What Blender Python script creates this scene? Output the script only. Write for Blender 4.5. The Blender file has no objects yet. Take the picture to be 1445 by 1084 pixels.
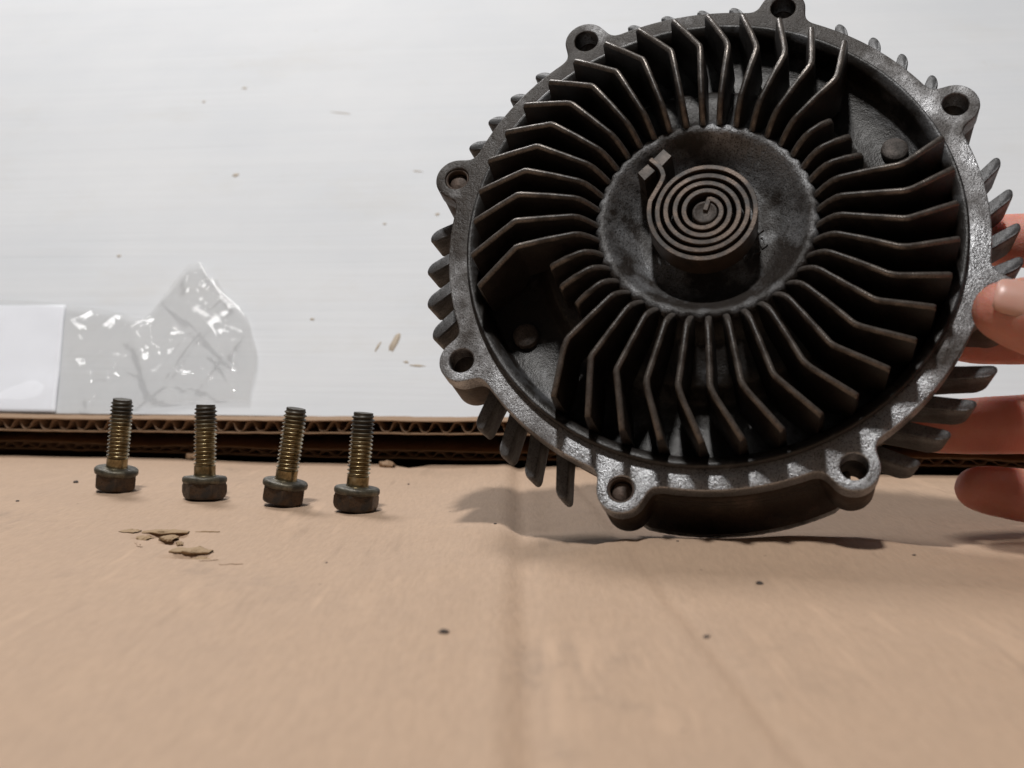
import bpy, bmesh, math, random
from mathutils import Vector, Matrix, noise as mn

random.seed(7)
MM = 0.001
scn = bpy.context.scene
COL = scn.collection

# ------------------------------------------------------------------ camera
PITCH = math.radians(2.845)
CAM_H = 60.44 * MM
cam_d = bpy.data.cameras.new("camera")
cam = bpy.data.objects.new("camera", cam_d)
COL.objects.link(cam)
cam.location = (0, 0, CAM_H)
cam.rotation_euler = (math.pi / 2 - PITCH, 0, 0)
cam_d.sensor_width = 36.0
cam_d.lens = 36.0 * 1650 / 1445
cam_d.clip_start = 0.005
cam_d.clip_end = 20.0
cam_d.dof.use_dof = True
cam_d.dof.focus_distance = 0.368
cam_d.dof.aperture_fstop = 15.5
cam_d.dof.aperture_blades = 7
scn.camera = cam

# ------------------------------------------------------------------ light (indoor bench: a lamp above, a second one behind it)
world = bpy.data.worlds.new("World")
scn.world = world
world.use_nodes = True
wb = world.node_tree.nodes["Background"]
wb.inputs["Color"].default_value = (1.0, 0.97, 0.95, 1)
wb.inputs["Strength"].default_value = 0.035


def lamp(name, pos, target, power, size, color):
    d = bpy.data.lights.new(name, 'AREA')
    d.shape = 'DISK'
    d.size = size
    d.energy = power
    d.color = color
    o = bpy.data.objects.new(name, d)
    COL.objects.link(o)
    o.location = pos
    o.rotation_euler = (Vector(target) - Vector(pos)).to_track_quat('-Z', 'Y').to_euler()
    return o


lamp("bench_lamp", (-0.13, -0.13, 1.36), (0.02, 0.38, 0.03), 15.2, 0.12, (1.0, 0.978, 0.95))
lamp("ceiling_lamp", (-0.50, 1.20, 1.45), (0.0, 0.4, 0.0), 15.5, 0.45, (1.0, 0.98, 0.97))

scn.view_settings.view_transform = 'Standard'
scn.view_settings.look = 'None'
scn.view_settings.exposure = 0.0
scn.view_settings.gamma = 1.0
scn.view_settings.use_curve_mapping = False


# ------------------------------------------------------------------ helpers
def thing(name, label, cat, loc=(0, 0, 0), rot=None, group=None):
    o = bpy.data.objects.new(name, None)
    o.empty_display_size = 0.01
    COL.objects.link(o)
    o.location = loc
    if rot is not None:
        o.rotation_euler = rot
    o["label"] = label
    o["category"] = cat
    if group:
        o["group"] = group
    return o


def tag(o, label, cat, group=None):
    o["label"] = label
    o["category"] = cat
    if group:
        o["group"] = group
    return o


def mesh_from(verts, faces, name="mesh", smooth=True, scale=MM):
    me = bpy.data.meshes.new(name)
    me.from_pydata([(v[0] * scale, v[1] * scale, v[2] * scale) for v in verts], [], faces)
    me.validate()
    bm = bmesh.new()
    bm.from_mesh(me)
    bmesh.ops.recalc_face_normals(bm, faces=bm.faces)
    bm.to_mesh(me)
    bm.free()
    if smooth:
        me.polygons.foreach_set("use_smooth", [True] * len(me.polygons))
    return me


def sharpen(me, deg=35):
    bm = bmesh.new()
    bm.from_mesh(me)
    lim = math.radians(deg)
    for e in bm.edges:
        if len(e.link_faces) == 2 and e.calc_face_angle(0) > lim:
            e.smooth = False
    bm.to_mesh(me)
    bm.free()
    return me


def obj(name, me, mat, parent=None):
    o = bpy.data.objects.new(name, me)
    COL.objects.link(o)
    if mat is not None:
        mats = mat if isinstance(mat, (list, tuple)) else [mat]
        if len(me.materials) == 0:
            for m in mats:
                me.materials.append(m)
    if parent is not None:
        o.parent = parent
    return o


def lathe(profile, seg=128, a0=0.0, a1=360.0, name="lathe"):
    full = abs(a1 - a0) >= 359.9
    n = seg if full else seg + 1
    verts, faces = [], []
    for i in range(n):
        a = math.radians(a0 + (a1 - a0) * i / seg)
        ca, sa = math.cos(a), math.sin(a)
        for r, z in profile:
            verts.append((r * ca, r * sa, z))
    m = len(profile)
    for i in range(seg):
        j = (i + 1) % n
        for k in range(m - 1):
            faces.append((i * m + k, j * m + k, j * m + k + 1, i * m + k + 1))
    return mesh_from(verts, faces, name)


def grid_faces(nu, nv, off=0):
    return [(off + i * nv + j, off + (i + 1) * nv + j, off + (i + 1) * nv + j + 1, off + i * nv + j + 1)
            for i in range(nu - 1) for j in range(nv - 1)]


def sstep(a, b, x):
    t = min(1.0, max(0.0, (x - a) / (b - a)))
    return t * t * (3 - 2 * t)


def gauss(x, s):
    return math.exp(-(x / s) ** 2)


# ------------------------------------------------------------------ materials
class NT:
    def __init__(self, name):
        self.m = bpy.data.materials.new(name)
        self.m.use_nodes = True
        self.t = self.m.node_tree
        self.p = self.t.nodes["Principled BSDF"]
        self.out = self.t.nodes["Material Output"]

    def n(self, kind, **kw):
        nd = self.t.nodes.new(kind)
        for k, v in kw.items():
            if k in nd.inputs:
                nd.inputs[k].default_value = v
            else:
                setattr(nd, k, v)
        return nd

    def l(self, a, b):
        self.t.links.new(a, b)

    def coord(self, scale=(1, 1, 1), rot=(0, 0, 0)):
        tc = self.n("ShaderNodeTexCoord")
        mp = self.n("ShaderNodeMapping")
        mp.inputs["Scale"].default_value = scale
        mp.inputs["Rotation"].default_value = rot
        self.l(tc.outputs["Object"], mp.inputs["Vector"])
        return mp.outputs["Vector"]

    def noise(self, vec, scale, detail=4, rough=0.55):
        nd = self.n("ShaderNodeTexNoise")
        nd.inputs["Scale"].default_value = scale
        nd.inputs["Detail"].default_value = detail
        nd.inputs["Roughness"].default_value = rough
        self.l(vec, nd.inputs["Vector"])
        return nd.outputs["Fac"]

    def ramp(self, fac, stops):
        nd = self.n("ShaderNodeValToRGB")
        e = nd.color_ramp.elements
        while len(e) < len(stops):
            e.new(0.5)
        for el, (pos, col) in zip(e, stops):
            el.position = pos
            el.color = col if len(col) == 4 else (*col, 1)
        self.l(fac, nd.inputs["Fac"])
        return nd.outputs["Color"]

    def mix(self, fac, a, b, blend='MIX'):
        nd = self.n("ShaderNodeMix", data_type='RGBA', blend_type=blend)
        for s, v in ((nd.inputs[0], fac), (nd.inputs[6], a), (nd.inputs[7], b)):
            if isinstance(v, (int, float)):
                s.default_value = v
            elif isinstance(v, tuple):
                s.default_value = (*v, 1) if len(v) == 3 else v
            else:
                self.l(v, s)
        return nd.outputs[2]

    def math(self, op, a, b=0.0):
        nd = self.n("ShaderNodeMath", operation=op)
        for s, v in ((nd.inputs[0], a), (nd.inputs[1], b)):
            if isinstance(v, (int, float)):
                s.default_value = v
            else:
                self.l(v, s)
        return nd.outputs[0]

    def bump(self, h, strength, dist):
        nd = self.n("ShaderNodeBump")
        nd.inputs["Strength"].default_value = strength
        nd.inputs["Distance"].default_value = dist
        self.l(h, nd.inputs["Height"])
        self.l(nd.outputs["Normal"], self.p.inputs["Normal"])

    def set(self, **kw):
        for k, v in kw.items():
            s = self.p.inputs[k.replace("_", " ")]
            if isinstance(v, (int, float)):
                s.default_value = v
            elif isinstance(v, tuple):
                s.default_value = (*v, 1) if len(v) == 3 and s.type == 'RGBA' else v
            else:
                self.l(v, s)


W3 = lambda v: (v, v, v)


def metal(name, grime, bare, amount, metallic=0.75, r_bare=0.38, r_grime=0.62, patch=35.0, pit=0.5, bump=0.25, bias=None):
    """oxidised cast metal: bare and grimy patches, dark pits, brown tint"""
    t = NT(name)
    v = t.coord()
    big = t.noise(v, patch, 6, 0.62)
    if bias:   # grime gathered on one side of the part
        dv = t.n("ShaderNodeVectorMath", operation='DOT_PRODUCT')
        t.l(v, dv.inputs[0])
        dv.inputs[1].default_value = bias
        big = t.math('SUBTRACT', big, dv.outputs["Value"])
    msk = t.ramp(big, [(max(0, 0.62 - amount * 0.5), W3(0)), (min(1, 0.80 - amount * 0.5), W3(1))])
    fine = t.noise(v, 900.0, 4, 0.7)
    salt = t.noise(v, 2300.0, 3, 0.6)
    pits = t.math('MAXIMUM', t.ramp(fine, [(0.30, W3(1)), (0.42, W3(0))]), t.ramp(salt, [(0.36, W3(1)), (0.47, W3(0))]))
    tone = t.noise(v, 180.0, 5, 0.6)
    g2 = t.mix(tone, tuple(c * 0.55 for c in grime), tuple(min(1, c * 1.55) for c in grime))
    b2 = t.mix(tone, tuple(c * 0.72 for c in bare), tuple(min(1, c * 1.2) for c in bare))
    c = t.mix(msk, g2, b2)
    pf = t.math('MULTIPLY', pits, pit)
    c = t.mix(pf, c, tuple(x * 0.4 for x in grime))
    t.set(Base_Color=c)
    mt = t.math('MULTIPLY', msk, metallic)
    t.set(Metallic=mt)
    rg = t.mix(msk, W3(r_grime), W3(r_bare))
    t.l(t.math('ADD', rg, t.math('MULTIPLY', t.math('SUBTRACT', tone, 0.5), 0.3)), t.p.inputs["Roughness"])
    h = t.math('ADD', t.math('MULTIPLY', fine, 0.6), t.math('ADD', tone, t.math('MULTIPLY', salt, 0.35)))
    t.bump(h, bump, 0.0006)
    return t.m


GR = (0.030, 0.023, 0.019)
M_flange = metal("flange_metal", (0.026, 0.0175, 0.012), (0.44, 0.445, 0.46), 0.40, 0.8, 0.33, 0.50, 30, 0.9, 0.7, (1.15, 0.97, 0))
M_cover = metal("cover_metal", (0.010, 0.0075, 0.006), (0.17, 0.175, 0.185), 0.16, 0.6, 0.40, 0.42, 48, 0.6, 0.45)
M_fin = metal("fin_side_metal", (0.0095, 0.0068, 0.0055), (0.055, 0.046, 0.040), 0.12, 0.5, 0.40, 0.44, 50, 0.5, 0.3)
M_ridge = metal("fin_worn_ridge", (0.024, 0.0175, 0.0135), (0.25, 0.222, 0.20), 0.36, 0.85, 0.29, 0.42, 70, 0.6, 0.35)
M_wall = metal("housing_side_metal", (0.036, 0.024, 0.0165), (0.115, 0.083, 0.062), 0.34, 0.4, 0.5, 0.65, 60, 0.6, 0.6)
M_rim = metal("rim_bare_metal", (0.10, 0.10, 0.10), (0.42, 0.44, 0.46), 0.55, 0.7, 0.4, 0.55, 90, 0.6, 0.4)
M_hub = metal("hub_metal", (0.015, 0.0105, 0.0078), (0.27, 0.275, 0.285), 0.30, 0.6, 0.43, 0.50, 60, 0.9, 0.8)
M_spring = metal("spring_bronze_steel", (0.020, 0.0135, 0.0098), (0.078, 0.054, 0.040), 0.48, 0.5, 0.44, 0.55, 140, 0.35, 0.15)
M_bracket = metal("bracket_steel", (0.030, 0.023, 0.019), (0.08, 0.066, 0.058), 0.45, 0.5, 0.5, 0.55, 150, 0.3, 0.2)
M_rearfin = metal("rear_fin_metal", (0.013, 0.011, 0.010), (0.17, 0.172, 0.178), 0.36, 0.6, 0.45, 0.6, 60, 0.7, 0.4)
M_pad = metal("rough_pad_metal", (0.050, 0.040, 0.034), (0.13, 0.11, 0.10), 0.3, 0.4, 0.55, 0.65, 200, 0.7, 0.7)
M_stud = metal("rusty_stud", (0.06, 0.038, 0.026), (0.15, 0.11, 0.09), 0.3, 0.5, 0.5, 0.65, 200, 0.6, 0.5)


def kraft(name, col, dirt=0.5, vein=True, fine=1.0):
    t = NT(name)
    v = t.coord()
    vs = t.coord((1, 0.16, 1))
    fib = t.noise(vs, 900, 4, 0.65)
    mot = t.noise(v, 38, 6, 0.6)
    fi2 = t.noise(v, 420, 4, 0.6)
    c = t.mix(fib, tuple(x * 0.80 for x in col), tuple(x * 1.16 for x in col))
    c = t.mix(t.math('MULTIPLY', t.ramp(mot, [(0.35, W3(0)), (0.75, W3(1))]), 0.35), c, tuple(x * f for x, f in zip(col, (0.84, 0.86, 0.90))))
    st = t.ramp(t.noise(v, 14, 5, 0.7), [(0.56, W3(0)), (0.72, W3(1))])
    st2 = t.math('MULTIPLY', st, t.ramp(t.noise(t.coord((1, 0.4, 1), (0, 0, 0.5)), 160, 4, 0.7), [(0.45, W3(0)), (0.70, W3(1))]))
    c = t.mix(t.math('MULTIPLY', st2, dirt), c, tuple(x * f for x, f in zip(col, (0.55, 0.58, 0.62))))
    # rub marks and hairline creases in a few directions
    for rot_, sc_, lo_, cc_, am_ in ((0.15, 34, 0.60, 1.16, 0.5), (1.2, 30, 0.62, 1.14, 0.45), (-0.5, 42, 0.62, 0.74, 0.5), (1.62, 26, 0.60, 1.12, 0.5), (2.4, 36, 0.63, 0.72, 0.45)):
        ln = t.noise(t.coord((1.0, 0.07, 1.0), (0, 0, rot_)), sc_ * 4, 3, 0.6)
        gt = t.ramp(t.noise(v, sc_ * 0.7, 3, 0.5), [(0.48, W3(0)), (0.62, W3(1))])
        mk = t.math('MULTIPLY', t.ramp(ln, [(lo_, W3(0)), (lo_ + 0.08, W3(1))]), gt)
        c = t.mix(t.math('MULTIPLY', mk, am_ * 1.25), c, tuple(min(1, x * cc_) for x in col))
    vo = t.n("ShaderNodeTexVoronoi", feature='F1')
    vo.inputs["Scale"].default_value = 120
    t.l(v, vo.inputs["Vector"])
    gate = t.ramp(t.noise(v, 90, 2, 0.5), [(0.60, W3(0)), (0.66, W3(1))])
    sp = t.math('MULTIPLY', t.ramp(vo.outputs["Distance"], [(0.035, W3(1)), (0.075, W3(0))]), gate)
    c = t.mix(t.math('MULTIPLY', sp, 0.75), c, tuple(x * 0.30 for x in col))
    t.set(Base_Color=c, Roughness=0.72)
    t.p.inputs["Specular IOR Level"].default_value = 0.35
    h = t.math('ADD', t.math('MULTIPLY', fib, 0.5), t.math('ADD', t.math('MULTIPLY', fi2, 0.5), t.math('MULTIPLY', mot, 1.6)))
    t.bump(h, 0.35 * fine, 0.0008)
    return t.m


M_sheet = kraft("kraft_sheet", (0.465, 0.325, 0.226), 0.9, fine=1.7)
M_liner = kraft("kraft_liner", (0.31, 0.195, 0.115), 0.4)
M_flute = kraft("kraft_flute", (0.27, 0.17, 0.105), 0.3)
M_tear = kraft("kraft_torn_core", (0.36, 0.245, 0.14), 0.8, fine=2.5)


def white_paint():
    t = NT("white_painted_board")
    v = t.coord()
    gr = t.noise(t.coord((0.035, 1, 1)), 240, 3, 0.5)
    gr2 = t.noise(t.coord((0.02, 1, 1)), 75, 4, 0.6)
    mot = t.noise(v, 9, 5, 0.6)
    c = t.mix(mot, (0.55, 0.575, 0.61), (0.70, 0.705, 0.715))
    c = t.mix(t.math('MULTIPLY', t.ramp(gr2, [(0.40, W3(0)), (0.8, W3(1))]), 0.25), c, (0.70, 0.70, 0.705))
    # scuffs and grime
    vo = t.n("ShaderNodeTexVoronoi", feature='F1')
    vo.inputs["Scale"].default_value = 34
    wob = t.n("ShaderNodeMixRGB")
    wob.inputs[0].default_value = 0.02
    nn = t.n("ShaderNodeTexNoise")
    nn.inputs["Scale"].default_value = 220
    t.l(v, nn.inputs["Vector"])
    t.l(v, wob.inputs[1])
    t.l(nn.outputs["Color"], wob.inputs[2])
    t.l(wob.outputs[0], vo.inputs["Vector"])
    gate = t.ramp(t.noise(v, 23, 3, 0.5), [(0.60, W3(0)), (0.68, W3(1))])
    sp = t.math('MULTIPLY', t.ramp(vo.outputs["Distance"], [(0.05, W3(1)), (0.11, W3(0))]), gate)
    c = t.mix(t.math('MULTIPLY', sp, 0.45), c, (0.42, 0.36, 0.29))
    sm = t.ramp(t.noise(t.coord((0.3, 1, 1)), 30, 6, 0.75), [(0.60, W3(0)), (0.85, W3(1))])
    c = t.mix(t.math('MULTIPLY', sm, 0.3), c, (0.58, 0.57, 0.56))
    blot = t.ramp(t.noise(t.coord((0.55, 1, 1), (0, 0, 0.6)), 16, 6, 0.7), [(0.54, W3(0)), (0.74, W3(1))])
    c = t.mix(t.math('MULTIPLY', blot, 0.28), c, (0.55, 0.52, 0.47))
    t.set(Base_Color=c, Roughness=0.82)
    h = t.math('ADD', gr, t.math('MULTIPLY', gr2, 1.5))
    t.bump(h, 0.12, 0.0016)
    return t.m


M_white = white_paint()


def simple(name, col, rough=0.6, metallic=0.0, var=0.15, sc=300, bump=0.2):
    t = NT(name)
    v = t.coord()
    nz = t.noise(v, sc, 4, 0.6)
    c = t.mix(nz, tuple(x * (1 - var) for x in col), tuple(min(1, x * (1 + var)) for x in col))
    t.set(Base_Color=c, Roughness=rough, Metallic=metallic)
    t.bump(nz, bump, 0.0004)
    return t.m


M_table = simple("dark_bench_wood", (0.10, 0.075, 0.055), 0.7)
M_paper = simple("white_paper", (0.86, 0.88, 0.94), 0.6, 0, 0.03, 120, 0.1)
M_chip = simple("brown_paint_chip", (0.40, 0.33, 0.25), 0.7, 0, 0.4, 900)
M_speck = simple("dark_grit", (0.05, 0.04, 0.035), 0.8)
M_bhead = metal("bolt_head_black", (0.020, 0.0135, 0.0095), (0.085, 0.053, 0.033), 0.42, 0.5, 0.42, 0.6, 260, 0.6, 0.5)
M_bflange = metal("bolt_washer_olive", (0.028, 0.023, 0.015), (0.15, 0.135, 0.10), 0.38, 0.6, 0.4, 0.55, 230, 0.5, 0.35)


def bolt_thread_mat():
    t = NT("bolt_thread_zinc")
    v = t.coord()
    tc = t.n("ShaderNodeTexCoord")
    sx = t.n("ShaderNodeSeparateXYZ")
    t.l(tc.outputs["Object"], sx.inputs[0])
    z = sx.outputs["Z"]
    nz = t.noise(v, 260, 5, 0.65)
    n2 = t.noise(v, 90, 3, 0.6)
    zz = t.math('ADD', t.math('DIVIDE', z, 0.033), t.math('MULTIPLY', t.math('SUBTRACT', n2, 0.5), 0.22))
    oi = t.n("ShaderNodeObjectInfo")
    zz = t.math('ADD', zz, t.math('MULTIPLY', t.math('SUBTRACT', oi.outputs['Random'], 0.5), 0.16))
    tip = t.ramp(zz, [(0.74, W3(0)), (0.92, W3(1))])
    zinc = t.ramp(nz, [(0.30, (0.06, 0.040, 0.022)), (0.5, (0.27, 0.205, 0.105)), (0.70, (0.40, 0.36, 0.25))])
    blk = t.mix(nz, (0.018, 0.015, 0.012), (0.085, 0.075, 0.058))
    c = t.mix(tip, zinc, blk)
    t.set(Base_Color=c, Metallic=t.math('SUBTRACT', 0.9, t.math('MULTIPLY', tip, 0.55)))
    t.l(t.math('ADD', 0.30, t.math('MULTIPLY', tip, 0.18)), t.p.inputs["Roughness"])
    t.bump(nz, 0.3, 0.0003)
    return t.m


M_thread = bolt_thread_mat()


def skin_mat():
    t = NT("skin")
    v = t.coord()
    mo = t.noise(v, 90, 4, 0.6)
    fi = t.noise(v, 1400, 3, 0.6)
    c = t.mix(mo, (0.50, 0.19, 0.14), (0.63, 0.305, 0.24))
    t.set(Base_Color=c, Roughness=0.56)
    t.p.inputs["Subsurface Weight"].default_value = 0.8
    t.p.inputs["Subsurface Radius"].default_value = (1.0, 0.22, 0.10)
    t.p.inputs["Subsurface Scale"].default_value = 0.006
    vo = t.n("ShaderNodeTexVoronoi", feature='DISTANCE_TO_EDGE')
    vo.inputs["Scale"].default_value = 1100
    t.l(v, vo.inputs["Vector"])
    t.bump(t.math('ADD', fi, t.math('ADD', t.math('MULTIPLY', vo.outputs["Distance"], 0.7), t.math('MULTIPLY', t.noise(t.coord((1, 0.5, 0.25)), 600, 4, 0.6), 2.0))), 0.28, 0.0006)
    return t.m


def nail_mat():
    t = NT("finger_nail")
    v = t.coord()
    nz = t.noise(v, 200, 3)
    t.set(Base_Color=t.mix(nz, (0.60, 0.31, 0.25), (0.68, 0.39, 0.32)), Roughness=0.36)
    t.p.inputs["Subsurface Weight"].default_value = 0.3
    t.p.inputs["Subsurface Radius"].default_value = (1.0, 0.35, 0.2)
    t.p.inputs["Subsurface Scale"].default_value = 0.003
    return t.m


M_skin = skin_mat()
M_nail = nail_mat()


def film_mat():
    t = NT("clear_plastic_film")
    t.t.nodes.remove(t.p)
    v = t.coord()
    nz = t.noise(v, 90, 4, 0.6)
    bp = t.n("ShaderNodeBump")
    bp.inputs["Strength"].default_value = 0.06
    bp.inputs["Distance"].default_value = 0.002
    t.l(nz, bp.inputs["Height"])
    fr = t.n("ShaderNodeFresnel")
    fr.inputs["IOR"].default_value = 1.5
    t.l(bp.outputs[0], fr.inputs["Normal"])
    tr = t.n("ShaderNodeBsdfTransparent")
    tr.inputs["Color"].default_value = (0.99, 0.988, 0.985, 1)
    gl = t.n("ShaderNodeBsdfGlossy")
    gl.inputs["Roughness"].default_value = 0.025
    t.l(bp.outputs[0], gl.inputs["Normal"])
    df = t.n("ShaderNodeBsdfDiffuse")
    df.inputs["Color"].default_value = (0.62, 0.61, 0.60, 1)
    m1 = t.n("ShaderNodeMixShader")
    t.l(t.math('MULTIPLY', fr.outputs[0], 0.3), m1.inputs[0])
    t.l(tr.outputs[0], m1.inputs[1])
    t.l(gl.outputs[0], m1.inputs[2])
    m2 = t.n("ShaderNodeMixShader")
    m2.inputs[0].default_value = 0.03
    t.l(m1.outputs[0], m2.inputs[1])
    t.l(df.outputs[0], m2.inputs[2])
    t.l(m2.outputs[0], t.out.inputs["Surface"])
    return t.m


M_film = film_mat()

# ================================================================== SETTING
# ---- bench top under everything
bm = bmesh.new()
bmesh.ops.create_cube(bm, size=1.0)
bmesh.ops.scale(bm, vec=(1.6, 1.5, 0.03), verts=bm.verts)
bmesh.ops.translate(bm, vec=(0, 0.45, -0.015 - 0.0085), verts=bm.verts)
me = bpy.data.meshes.new("table")
bm.to_mesh(me)
bm.free()
table = obj("table", me, M_table)
table["kind"] = "structure"

# frame of the stack of cardboard behind: x along its cut edge, y away from the camera
YAW = math.radians(-9.0)
UX = Vector((math.cos(YAW), math.sin(YAW), 0))
UY = Vector((-math.sin(YAW), math.cos(YAW), 0))
EDGE_O = Vector((0, 0.505, 0))


def edge_y(x_mm):
    """world y (mm) of the stack's cut edge at world x"""
    return 505.0 + math.tan(YAW) * x_mm


# ---- white painted board leaning back on the cardboard
INC = math.radians(42)
KS = math.sin(math.radians(60)) / math.sin(INC)
board = thing("white_board", "", "", EDGE_O + UY * 0.016 + Vector((0, 0, 0.0190)), (0, 0, YAW))
for k in ("label", "category"):
    del board[k]
board["kind"] = "structure"
nu, nv = 60, 50
verts = []
for i in range(nu):
    for j in range(nv):
        x = -520 + 1040 * i / (nu - 1)
        s = 760 * j / (nv - 1)
        w = 0.9 * mn.noise(Vector((x * 0.006, s * 0.012, 3.1)))
        verts.append((x, s, w))
top = verts[:]
n0 = len(top)
verts = top + [(x, s, -6.0) for (x, s, w) in top]
faces = grid_faces(nu, nv) + [tuple(reversed(f)) for f in grid_faces(nu, nv, n0)]
for i in range(nu - 1):
    for j in (0, nv - 1):
        a, b = i * nv + j, (i + 1) * nv + j
        faces.append((a, b, b + n0, a + n0))
for j in range(nv - 1):
    for i in (0, nu - 1):
        a, b = i * nv + j, i * nv + j + 1
        faces.append((a, b, b + n0, a + n0))
me = sharpen(mesh_from(verts, faces, "white_board_panel"), 40)
panel = obj("panel", me, M_white, board)
panel.rotation_euler = (INC, 0, 0)


def chip_mesh(w, h, seed):
    rnd = random.Random(seed)
    n = 11
    ring = []
    for k in range(n):
        a = 2 * math.pi * k / n
        f = 0.6 + 0.55 * rnd.random()
        ring.append((w * f * math.cos(a) / 2, h * f * math.sin(a) / 2))
    v = [(x, y, -0.5) for x, y in ring] + [(x * 0.9, y * 0.9, 0.12) for x, y in ring] + [(0, 0, 0.2)]
    f = [(k, (k + 1) % n, n + (k + 1) % n, n + k) for k in range(n)]
    f += [(n + k, n + (k + 1) % n, 2 * n) for k in range(n)]
    return mesh_from(v, f, "chip", True)


# worn spots and flecks on the board (x along the board, s up its face, mm)
spots = [(-66, 38, 4.8, 13.0), (-74, 36, 1.6, 6.5), (-112, 52, 3.0, 1.6), (-58, 28, 3.2, 1.2), (-190, 150, 4.2, 3.6),
         (-52, 26, 9, 1.2), (-213, 226, 4.0, 2.0), (-236, 214, 2.6, 2.0), (-62, 118, 3.4, 2.2), (-235, 92, 3.0, 1.8),
         (-90, 112, 2.6, 1.5), (95, 232, 3, 2), (12, 96, 3, 1.8), (-20, 205, 12, 0.9), (-140, 200, 16, 0.8), (-80, 150, 6, 1.0)]
for k, (x, s, w, h) in enumerate(spots):
    s, h = s * KS, h * KS
    c = obj("paint_chip", chip_mesh(w, h, 100 + k), M_chip, panel)
    wz = 0.9 * mn.noise(Vector((x * 0.006, s * 0.012, 3.1)))
    c.location = (x * MM, s * MM, (wz + 0.05) * MM)
    c.rotation_euler = (0, 0, random.uniform(-0.3, 0.3))


# ---- corrugated layers with their cut edge towards the camera
def layer(name, label, z_mid, thick, depth, flute_pitch, y0, seed, crush=0.0, group=None):
    root = thing(name, label, "cardboard", EDGE_O + UY * (y0 * MM) + Vector((0, 0, (z_mid - thick / 2) * MM)), (0, 0, YAW), group)
    rnd = random.Random(seed)
    x0, x1 = -330.0, 330.0
    tl = 0.6

    def warp(x):
        return 0.55 * math.sin(x * 0.017 + seed) + 0.45 * mn.noise(Vector((x * 0.03, seed, 0))) + 0.25 * mn.noise(Vector((x * 0.13, seed, 4)))

    def squash(x):
        return 1.0 - crush * (0.35 + 0.65 * sstep(-0.2, 0.5, mn.noise(Vector((x * 0.02, seed * 3.0, 7)))))

    def fy(x, k):
        return 0.9 * mn.noise(Vector((x * 0.05, seed + k, 9))) + 0.35 * mn.noise(Vector((x * 0.35, seed + k, 2)))

    nx = 300
    for part, up in (("liner", 0), ("liner", 1)):
        verts = []
        for i in range(nx):
            x = x0 + (x1 - x0) * i / (nx - 1)
            zz = warp(x) + (thick * squash(x) - tl if up else 0.0)
            f = fy(x, up * 5)
            for (yy, dz) in ((f + depth, 0), (f + 0.25, 0), (f, 0.25), (f, tl - 0.25), (f + 0.25, tl), (f + depth, tl)):
                verts.append((x, yy, zz + dz))
        faces = []
        for i in range(nx - 1):
            for k in range(6):
                a, b = i * 6 + k, i * 6 + (k + 1) % 6
                faces.append((a, a + 6, b + 6, b))
        faces.append(tuple(range(6)))
        faces.append(tuple(range((nx - 1) * 6, nx * 6)))
        obj(part, sharpen(mesh_from(verts, faces, part), 50), M_liner, root)
    # fluted medium between the liners
    per = 14
    nfl = int((x1 - x0) / flute_pitch)
    verts = []
    tm = 0.42
    n = nfl * per
    ph = rnd.random()
    for i in range(n):
        x = x0 + (x1 - x0) * i / (n - 1)
        xx = x + 2.8 * mn.noise(Vector((x * 0.04, seed, 11))) + 0.6 * mn.noise(Vector((x * 0.3, seed, 15)))
        q = squash(x)
        a = 2 * math.pi * (x / flute_pitch + ph)
        s = math.sin(a + 0.35 * math.sin(2 * a) + crush * 0.9 * math.sin(a))
        amp = (thick * q - 2 * tl) / 2 - tm * 0.5
        zc = warp(x) + thick * q / 2 + amp * s * (0.92 + 0.08 * mn.noise(Vector((x * 0.1, seed, 3)))) + 0.12 * mn.noise(Vector((x * 0.5, seed, 6)))
        f = 1.3 + fy(x, 2) * 0.8
        for yy, dz in ((f, -tm / 2), (f, tm / 2), (f + depth, tm / 2), (f + depth, -tm / 2)):
            verts.append((xx, yy, zc + dz))
    faces = []
    for i in range(n - 1):
        for k in range(4):
            a, b = i * 4 + k, i * 4 + (k + 1) % 4
            faces.append((a, a + 4, b + 4, b))
    obj("fluted_core", mesh_from(verts, faces, "fluted_core"), M_flute, root)
    return root


layer("cardboard_layer", "brown corrugated cardboard with open wavy flutes directly under the white board", 15.9, 6.2, 120, 9.4, -5.0, 1.7)
layer("cardboard_layer", "crushed thinner corrugated cardboard between the black gap and the brown sheet", 4.3, 4.6, 120, 8.6, 4.0, 5.3, 0.35)


def block(name, label, x0, x1, y0, y1, z0, z1, mat):
    """folded board set back in the dark, slightly wavy front"""
    root = thing(name, label, "cardboard", EDGE_O + UY * (y0 * MM) + Vector((0, 0, z0 * MM)), (0, 0, YAW))
    nx = 60
    verts, faces = [], []
    for i in range(nx):
        x = x0 + (x1 - x0) * i / (nx - 1)
        f = 2.0 * mn.noise(Vector((x * 0.02, z0, 1)))
        for yy, zz in ((f, 0.3), (f + 0.4, 0), (y1 - y0, 0), (y1 - y0, z1 - z0), (f + 0.4, z1 - z0), (f, z1 - z0 - 0.3)):
            verts.append((x, yy, zz))
    for i in range(nx - 1):
        for k in range(6):
            a, b = i * 6 + k, i * 6 + (k + 1) % 6
            faces.append((a, a + 6, b + 6, b))
    faces.append(tuple(range(6)))
    faces.append(tuple(range((nx - 1) * 6, nx * 6)))
    obj("fold", sharpen(mesh_from(verts, faces, name), 40), mat, root)
    return root


block("folded_cardboard", "folded cardboard deep in the black gap under the upper corrugated layer", -325, 325, 85, 118, 6.4, 13.0, M_liner)
block("folded_cardboard", "folded cardboard deep in the shadow under the crushed corrugated layer", -325, 325, 80, 118, -8.4, 2.1, M_liner)


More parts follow.
